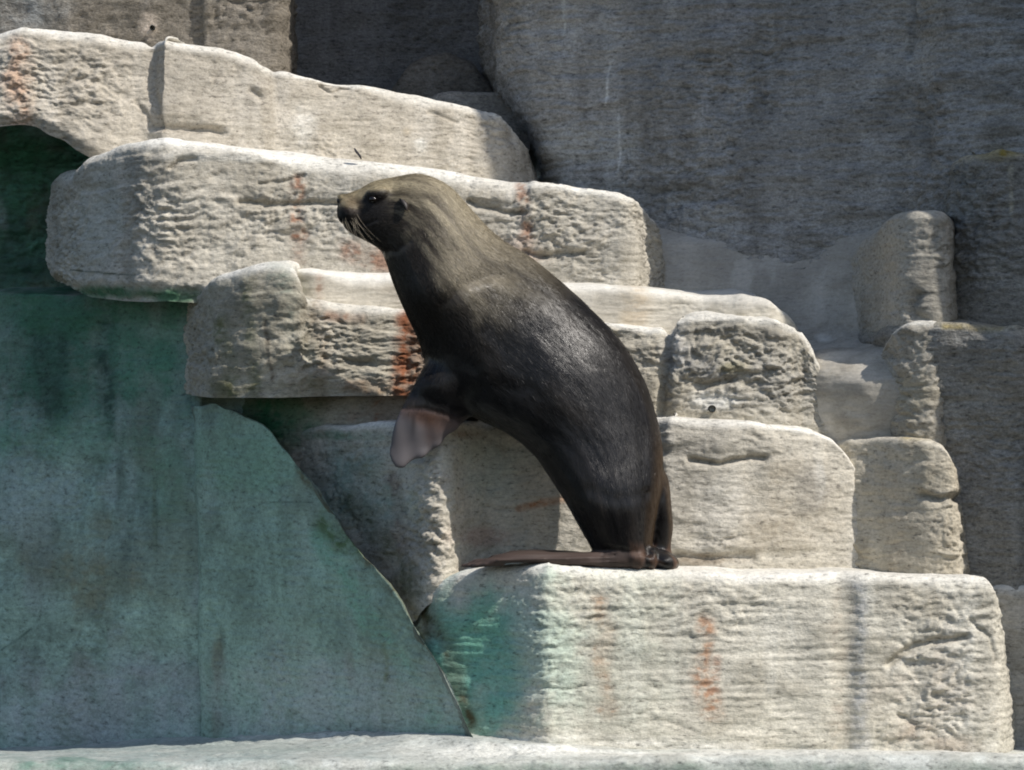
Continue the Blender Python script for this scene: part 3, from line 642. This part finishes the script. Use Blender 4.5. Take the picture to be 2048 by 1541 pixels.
V, F = [], []
for p in pieces:
    o0 = len(V)
    V += [tuple(map(float, v)) for v in pose(p[0])]
    F += [tuple(i + o0 for i in f) for f in p[1]]
tmp_me = bpy.data.meshes.new('tmp'); tmp_me.from_pydata(V, [], F)
bm = bmesh.new(); bm.from_mesh(tmp_me); bmesh.ops.recalc_face_normals(bm, faces=bm.faces[:]); bm.to_mesh(tmp_me); bm.free()
tmp = bpy.data.objects.new('tmp', tmp_me); col.objects.link(tmp)
md = tmp.modifiers.new('r', 'REMESH'); md.mode = 'VOXEL'; md.voxel_size = 0.0065
ms = tmp.modifiers.new('s', 'SMOOTH'); ms.factor = 0.5; ms.iterations = 9
dg = bpy.context.evaluated_depsgraph_get()
ev = tmp.evaluated_get(dg)
me2 = bpy.data.meshes.new_from_object(ev)
nv = len(me2.vertices)
co = np.empty(nv * 3, np.float32); me2.vertices.foreach_get('co', co); co = co.reshape(-1, 3)
ne = len(me2.edges)
ed = np.empty(ne * 2, np.int32); me2.edges.foreach_get('vertices', ed); ed = ed.reshape(-1, 2)
deg = np.bincount(ed.ravel(), minlength=nv).astype(np.float32)[:, None]
qx, qy = to_px(co[:, 0], co[:, 1], co[:, 2])
relax = np.clip(np.exp(-(((qx - 925) / 60) ** 2 + ((qy - 745) / 60) ** 2)) * 1.4 + np.exp(-(((qx - 1298) / 30) ** 2 + ((qy - 930) / 45) ** 2)) * 1.4, 0, 1)[:, None]
for _ in range(45):          # blend the limb roots into the trunk
    acc = np.zeros((nv, 3), np.float32)
    for k in range(3):
        acc[:, k] = np.bincount(ed[:, 0], co[ed[:, 1], k], nv) + np.bincount(ed[:, 1], co[ed[:, 0], k], nv)
    co = (co + relax * .6 * (acc / deg - co)).astype(np.float32)
me2.vertices.foreach_set('co', co.ravel()); me2.update()
nr = np.empty(nv * 3, np.float32); me2.vertices.foreach_get('normal', nr); nr = nr.reshape(-1, 3)
faces = [tuple(p.vertices) for p in me2.polygons]
bpy.data.objects.remove(tmp, do_unlink=True)
# flow coordinates: distance along the body axis and distance round it
Q = pieces[0][2]
cen = np.array(pose([(PX((q[0] + q[2]) / 2, q[4]), q[4], PZ((q[1] + q[3]) / 2, q[4])) for q in Q]))
arc = np.concatenate([[0], np.cumsum(np.linalg.norm(np.diff(cen, axis=0), axis=1))])
tan = np.gradient(cen, axis=0); tan /= np.linalg.norm(tan, axis=1, keepdims=True)
best = np.full(nv, 1e9); bi = np.zeros(nv, int)
for i in range(len(cen)):
    d = np.linalg.norm(co - cen[i], axis=1); m = d < best; best[m] = d[m]; bi[m] = i
sw = np.zeros(nv); si = np.zeros(nv)
for i in range(len(cen)):
    d2 = ((co - cen[i]) ** 2).sum(1)
    w_ = np.exp(-np.clip((d2 - best ** 2) / .0022, 0, 60)); sw += w_; si += w_ * i
si /= sw
def along_axis(A):
    return np.stack([np.interp(si, np.arange(len(A)), A[:, k]) for k in range(3)], 1)
cs, ts = along_axis(cen), along_axis(tan)
ts /= np.linalg.norm(ts, axis=1, keepdims=True)
rel = co - cs
side = np.stack([-ts[:, 2], np.zeros(nv), ts[:, 0]], 1)
ang = np.arctan2((rel * side).sum(1), -rel[:, 1])
along = np.interp(si, np.arange(len(arc)), arc) + (rel * ts).sum(1)
flow = np.stack([along, ang * .22, best * .3], 1)
px, py = to_px(co[:, 0], co[:, 1], co[:, 2])
fl1 = fbm(along * 3.2, ang * 2.2, 0 * along, 4, 201)
fl2 = fbm(along * 9, ang * 6, 0 * along, 4, 207)
disp = .004 * fl1 * sstep(.25, .6, along) + .0016 * fl2
# folds of loose skin at neck and shoulder
for (pts, w, dep) in (([(890, 600), (930, 565), (985, 545), (1015, 550)], 16, .010), ([(870, 640), (905, 700), (950, 730)], 22, .006), ([(930, 800), (980, 770), (1040, 780)], 20, .006),
                      ([(1296, 985), (1296, 1040), (1298, 1105)], 8, .010), ([(1215, 1098), (1260, 1104), (1300, 1108)], 7, .008), ([(1180, 980), (1230, 1000), (1290, 990)], 14, .004), ([(760, 505), (790, 500), (815, 480)], 10, .006),
                      ([(803, 816), (850, 818), (895, 832), (920, 846)], 4, .005), ([(683, 446), (705, 452), (735, 448), (752, 440)], 3, .005)):
    dd = poly_dist(px.astype(np.float32), py.astype(np.float32), pts)
    disp -= dep * np.exp(-(dd / w) ** 2) * sstep(.35, -.15, nr[:, 1])
# ridges of the flipper bones
fin = sstep(802, 834, py - (px - 800) * .22) * (px < 930) * (py < 945) * (co[:, 1] < .33) * (py > 800)
disp += .0013 * np.sin((px - 775) * .16 + (py - 820) * -.03) * fin * sstep(812, 850, py)
hfin = sstep(1100, 1104, py) * (px < 1235)
disp += .0025 * np.sin(py * .7 + px * .015) * hfin
co2 = co + nr * disp[:, None]
# coat colour
coat = np.array([.009, .0084, .0088]); tan_c = np.array([.37, .32, .225]); brown = np.array([.05, .039, .028])
c = np.broadcast_to(coat, (nv, 3)).astype(np.float32).copy()
c *= (1 + .35 * fl1 + .25 * fl2)[:, None]
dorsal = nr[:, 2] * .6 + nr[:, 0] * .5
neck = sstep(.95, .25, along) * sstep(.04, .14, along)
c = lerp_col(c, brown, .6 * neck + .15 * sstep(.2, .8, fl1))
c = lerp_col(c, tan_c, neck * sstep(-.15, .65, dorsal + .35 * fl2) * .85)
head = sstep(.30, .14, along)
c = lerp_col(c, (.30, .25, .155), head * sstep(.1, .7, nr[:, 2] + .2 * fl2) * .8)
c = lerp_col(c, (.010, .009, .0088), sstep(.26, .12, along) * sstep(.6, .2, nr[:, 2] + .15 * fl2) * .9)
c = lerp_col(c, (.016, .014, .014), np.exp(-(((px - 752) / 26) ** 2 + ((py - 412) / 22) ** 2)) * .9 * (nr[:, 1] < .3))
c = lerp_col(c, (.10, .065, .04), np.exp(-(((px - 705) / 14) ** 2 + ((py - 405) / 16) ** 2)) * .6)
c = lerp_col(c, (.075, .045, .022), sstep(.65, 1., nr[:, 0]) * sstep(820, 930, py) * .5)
fincol = np.array([.105, .096, .100])
c = lerp_col(c, fincol * (1 + .25 * fl2[:, None]), fin)
c = lerp_col(c, (.22, .085, .03), fin * sstep(905, 832, py + 18 * fl2 + np.abs(px - 858) * .7) * .8)
c = lerp_col(c, (.03, .024, .024), fin * np.exp(-((px - 828 - (py - 830) * -.05) / 5) ** 2) * sstep(890, 840, py) * .6)
c = lerp_col(c, (.030, .022, .02), fin * sstep(826, 812, py - (px - 800) * .22))
c = lerp_col(c, np.array([.060, .042, .035]) * (1 + .5 * fl2[:, None]), sstep(1098, 1106, py) * (px < 1290) * .9)
c = lerp_col(c, (.085, .05, .035), sstep(1075, 1110, py) * (px >= 1255) * sstep(-.2, .5, fl2) * .8)

def fur_material():
    m, nt, b = nodes_of('wet_fur')
    N, Lk = nt.nodes.new, nt.links.new
    at = N('ShaderNodeAttribute'); at.attribute_name = 'tone'
    fv = N('ShaderNodeAttribute'); fv.attribute_name = 'flow'
    mp = N('ShaderNodeMapping'); mp.inputs['Scale'].default_value = (34, 300, 26)
    Lk(fv.outputs['Vector'], mp.inputs['Vector'])
    n1 = N('ShaderNodeTexNoise'); n1.inputs['Scale'].default_value = 1.0; n1.inputs['Detail'].default_value = 4; n1.inputs['Roughness'].default_value = .65; n1.inputs['Distortion'].default_value = .6
    Lk(mp.outputs[0], n1.inputs['Vector'])
    mp2 = N('ShaderNodeMapping'); mp2.inputs['Scale'].default_value = (7, 36, 5)
    Lk(fv.outputs['Vector'], mp2.inputs['Vector'])
    n2 = N('ShaderNodeTexNoise'); n2.inputs['Scale'].default_value = 1.0; n2.inputs['Detail'].default_value = 4
    Lk(mp2.outputs[0], n2.inputs['Vector'])
    r1 = N('ShaderNodeMapRange'); Lk(n1.outputs[0], r1.inputs[0])
    for i, v in zip((1, 2, 3, 4), (.3, .7, .6, 1.4)): r1.inputs[i].default_value = v
    r2 = N('ShaderNodeMapRange'); Lk(n2.outputs[0], r2.inputs[0])
    for i, v in zip((1, 2, 3, 4), (.3, .7, .88, 1.14)): r2.inputs[i].default_value = v
    mu = N('ShaderNodeMath'); mu.operation = 'MULTIPLY'; Lk(r1.outputs[0], mu.inputs[0]); Lk(r2.outputs[0], mu.inputs[1])
    mxg = N('ShaderNodeMix'); Lk(at.outputs['Alpha'], mxg.inputs[0]); mxg.inputs[2].default_value = 1.0; Lk(mu.outputs[0], mxg.inputs[3])
    vm = N('ShaderNodeVectorMath'); vm.operation = 'SCALE'; Lk(at.outputs['Color'], vm.inputs[0]); Lk(mxg.outputs[0], vm.inputs['Scale'])
    Lk(vm.outputs[0], b.inputs['Base Color'])
    r3 = N('ShaderNodeMapRange'); Lk(n2.outputs[0], r3.inputs[0])
    for i, v in zip((1, 2, 3, 4), (.3, .7, .27, .36)): r3.inputs[i].default_value = v
    mxr = N('ShaderNodeMix'); Lk(at.outputs['Alpha'], mxr.inputs[0]); mxr.inputs[2].default_value = .58; Lk(r3.outputs[0], mxr.inputs[3]); Lk(mxr.outputs[0], b.inputs['Roughness'])
    b.inputs['Specular IOR Level'].default_value = .27
    b.inputs['Sheen Weight'].default_value = .0
    b.inputs['Sheen Roughness'].default_value = .4
    b.inputs['Sheen Tint'].default_value = (.9, .8, .6, 1)
    b1 = N('ShaderNodeBump'); b1.inputs['Strength'].default_value = .4; b1.inputs['Distance'].default_value = .004
    Lk(n1.outputs[0], b1.inputs['Height'])
    st_ = N('ShaderNodeMath'); st_.operation = 'MULTIPLY'; st_.inputs[1].default_value = .4; Lk(at.outputs['Alpha'], st_.inputs[0]); Lk(st_.outputs[0], b1.inputs['Strength'])
    b2 = N('ShaderNodeBump'); b2.inputs['Strength'].default_value = .06; b2.inputs['Distance'].default_value = .010
    Lk(n2.outputs[0], b2.inputs['Height']); Lk(b1.outputs[0], b2.inputs['Normal'])
    Lk(b2.outputs[0], b.inputs['Normal'])
    return m
M_FUR = fur_material()
def plain(name, colour, rough, spec=.5):
    m, nt, b = nodes_of(name)
    b.inputs['Base Color'].default_value = (*colour, 1); b.inputs['Roughness'].default_value = rough; b.inputs['Specular IOR Level'].default_value = spec
    n = nt.nodes.new('ShaderNodeTexNoise'); n.inputs['Scale'].default_value = 60
    r = nt.nodes.new('ShaderNodeMapRange'); r.inputs[3].default_value = rough * .8; r.inputs[4].default_value = rough * 1.2
    nt.links.new(n.outputs[0], r.inputs[0]); nt.links.new(r.outputs[0], b.inputs['Roughness'])
    return m

sea_lion = empty('sea_lion', (PX(1250, .13), .13, PZ(1132, .13)), 'dark brown sea lion reared up against the rock ledges, head turned left', 'sea lion')
bare = np.clip(fin + sstep(1098, 1106, py) * (px < 1290), 0, 1)
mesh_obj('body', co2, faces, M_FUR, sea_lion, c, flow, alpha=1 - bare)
# short coat: flat hairs lying back along the flow of the body
rng = np.random.default_rng(11)
fa = np.array([f[:3] for f in faces] + [(f[0], f[2], f[3]) for f in faces if len(f) == 4])
pa, pb, pc = co2[fa[:, 0]], co2[fa[:, 1]], co2[fa[:, 2]]
area = np.linalg.norm(np.cross(pb - pa, pc - pa), axis=1)
wgt = area * (1 - bare[fa[:, 0]]) * np.where(nr[fa[:, 0], 1] > .45, .25, 1.0) * (py[fa[:, 0]] < 1095) * (.07 + .93 * sstep(.90, .45, along[fa[:, 0]]))
NH = 120000
pick = rng.choice(len(fa), NH, p=wgt / wgt.sum())
u, v = rng.random(NH), rng.random(NH); fl_ = u + v > 1; u[fl_], v[fl_] = 1 - u[fl_], 1 - v[fl_]
root = pa[pick] + (pb[pick] - pa[pick]) * u[:, None] + (pc[pick] - pa[pick]) * v[:, None]
vi = fa[pick, 0]
n_ = nr[vi]
limb = ((px < 965) & (py > 690) & (co[:, 0] < PX(965, .2)))[vi]
td = np.where(limb[:, None], np.array([-.35, 0, -1.0]), tan[bi[vi]])
td = td + rng.normal(0, .16, (NH, 3))
td -= n_ * (td * n_).sum(1)[:, None]; td /= np.linalg.norm(td, axis=1)[:, None] + 1e-9
sd_ = np.cross(td, n_)
ln = (rng.uniform(.010, .024, NH) * np.where(along[vi] < .2, .5, 1.0))[:, None]
wd = rng.uniform(.00035, .0007, NH)[:, None]
lift = rng.uniform(.01, .10, NH)[:, None]
tw = rng.normal(0, .28, NH)[:, None]
sd_ = sd_ + n_ * tw; sd_ /= np.linalg.norm(sd_, axis=1)[:, None]
p1 = root + td * ln * .5 + n_ * ln * lift * .8
p2 = root + td * ln + n_ * ln * lift
hv = np.stack([root - sd_ * wd, root + sd_ * wd, p1 - sd_ * wd * .8, p1 + sd_ * wd * .8, p2 - sd_ * wd * .2, p2 + sd_ * wd * .2], 1).reshape(-1, 3)
base_i = np.arange(NH)[:, None] * 6
hf = np.concatenate([base_i + np.array([0, 1, 3, 2]), base_i + np.array([2, 3, 5, 4])])
hc = c[vi] * rng.uniform(.7, 1.7, NH)[:, None]
M_HAIR, nt_, bs_ = nodes_of('wet_hair')
ha = nt_.nodes.new('ShaderNodeAttribute'); ha.attribute_name = 'tone'
nt_.links.new(ha.outputs['Color'], bs_.inputs['Base Color'])
bs_.inputs['Roughness'].default_value = .45; bs_.inputs['Specular IOR Level'].default_value = .22
fur = mesh_obj('fur', hv, hf, M_HAIR, sea_lion, np.repeat(hc, 6, 0))
fur['kind'] = 'stuff'
M_EYE = plain('wet_black_eye', (.008, .006, .005), .12)
M_NOSE = plain('wet_black_nose', (.012, .010, .010), .35)
M_WHISKER = plain('pale_whisker', (.34, .29, .21), .5)
M_EAR = plain('dark_ear_skin', (.022, .016, .013), .55)
for y_ in (.205, .375):
    v_, f_ = ellipsoid(748, 402, y_, 8, 7, .012); mesh_obj('eye', pose(v_), f_, M_EYE, sea_lion)
for y_ in (.268, .302):
    v_, f_ = ellipsoid(680, 405, y_, 4, 6, .008); mesh_obj('nostril', pose(v_), f_, M_NOSE, sea_lion)
for sgn, y_ in ((-1, .196), (1, .42)):
    v_, f_, _q = loft([(800, 400, 812, 404, y_, .012, 0), (803, 408, 817, 410, y_ + sgn * .008, .011, 0), (808, 416, 818, 418, y_ + sgn * .014, .009, 0), (813, 424, 817, 425, y_ + sgn * .017, .005, 0)], 14, 12)
    mesh_obj('ear', pose(v_), f_, M_EAR, sea_lion)
random.seed(4)
for sgn in (-1, 1):
    for k in range(13):
        x0 = 700 + random.uniform(-14, 14); y0 = 430 + random.uniform(-14, 18)
        ln = random.uniform(50, 100); bend = random.uniform(.25, .6)
        pts = []
        for i in range(9):
            t = i / 8
            pts.append((PX(x0 + ln * (-.05 + .17 * (k % 4)) * t + ln * bend * t * t * .8, .2), .285 + sgn * (.058 + .05 * t - .02 * t * t), PZ(y0 + ln * .85 * t, .2)))
        v_, f_ = [], []
        for i, p in enumerate(pts):
            rad = .00055 * (1 - i / 9.5)
            for q in range(5):
                a = q / 5 * 2 * math.pi
                v_.append((p[0] + rad * math.cos(a), p[1] + rad * math.sin(a), p[2] + rad * .4 * math.sin(a)))
        for i in range(8):
            for q in range(5):
                f_.append((i * 5 + q, i * 5 + (q + 1) % 5, (i + 1) * 5 + (q + 1) % 5, (i + 1) * 5 + q))
        mesh_obj('whisker', pose(v_), f_, M_WHISKER, sea_lion)
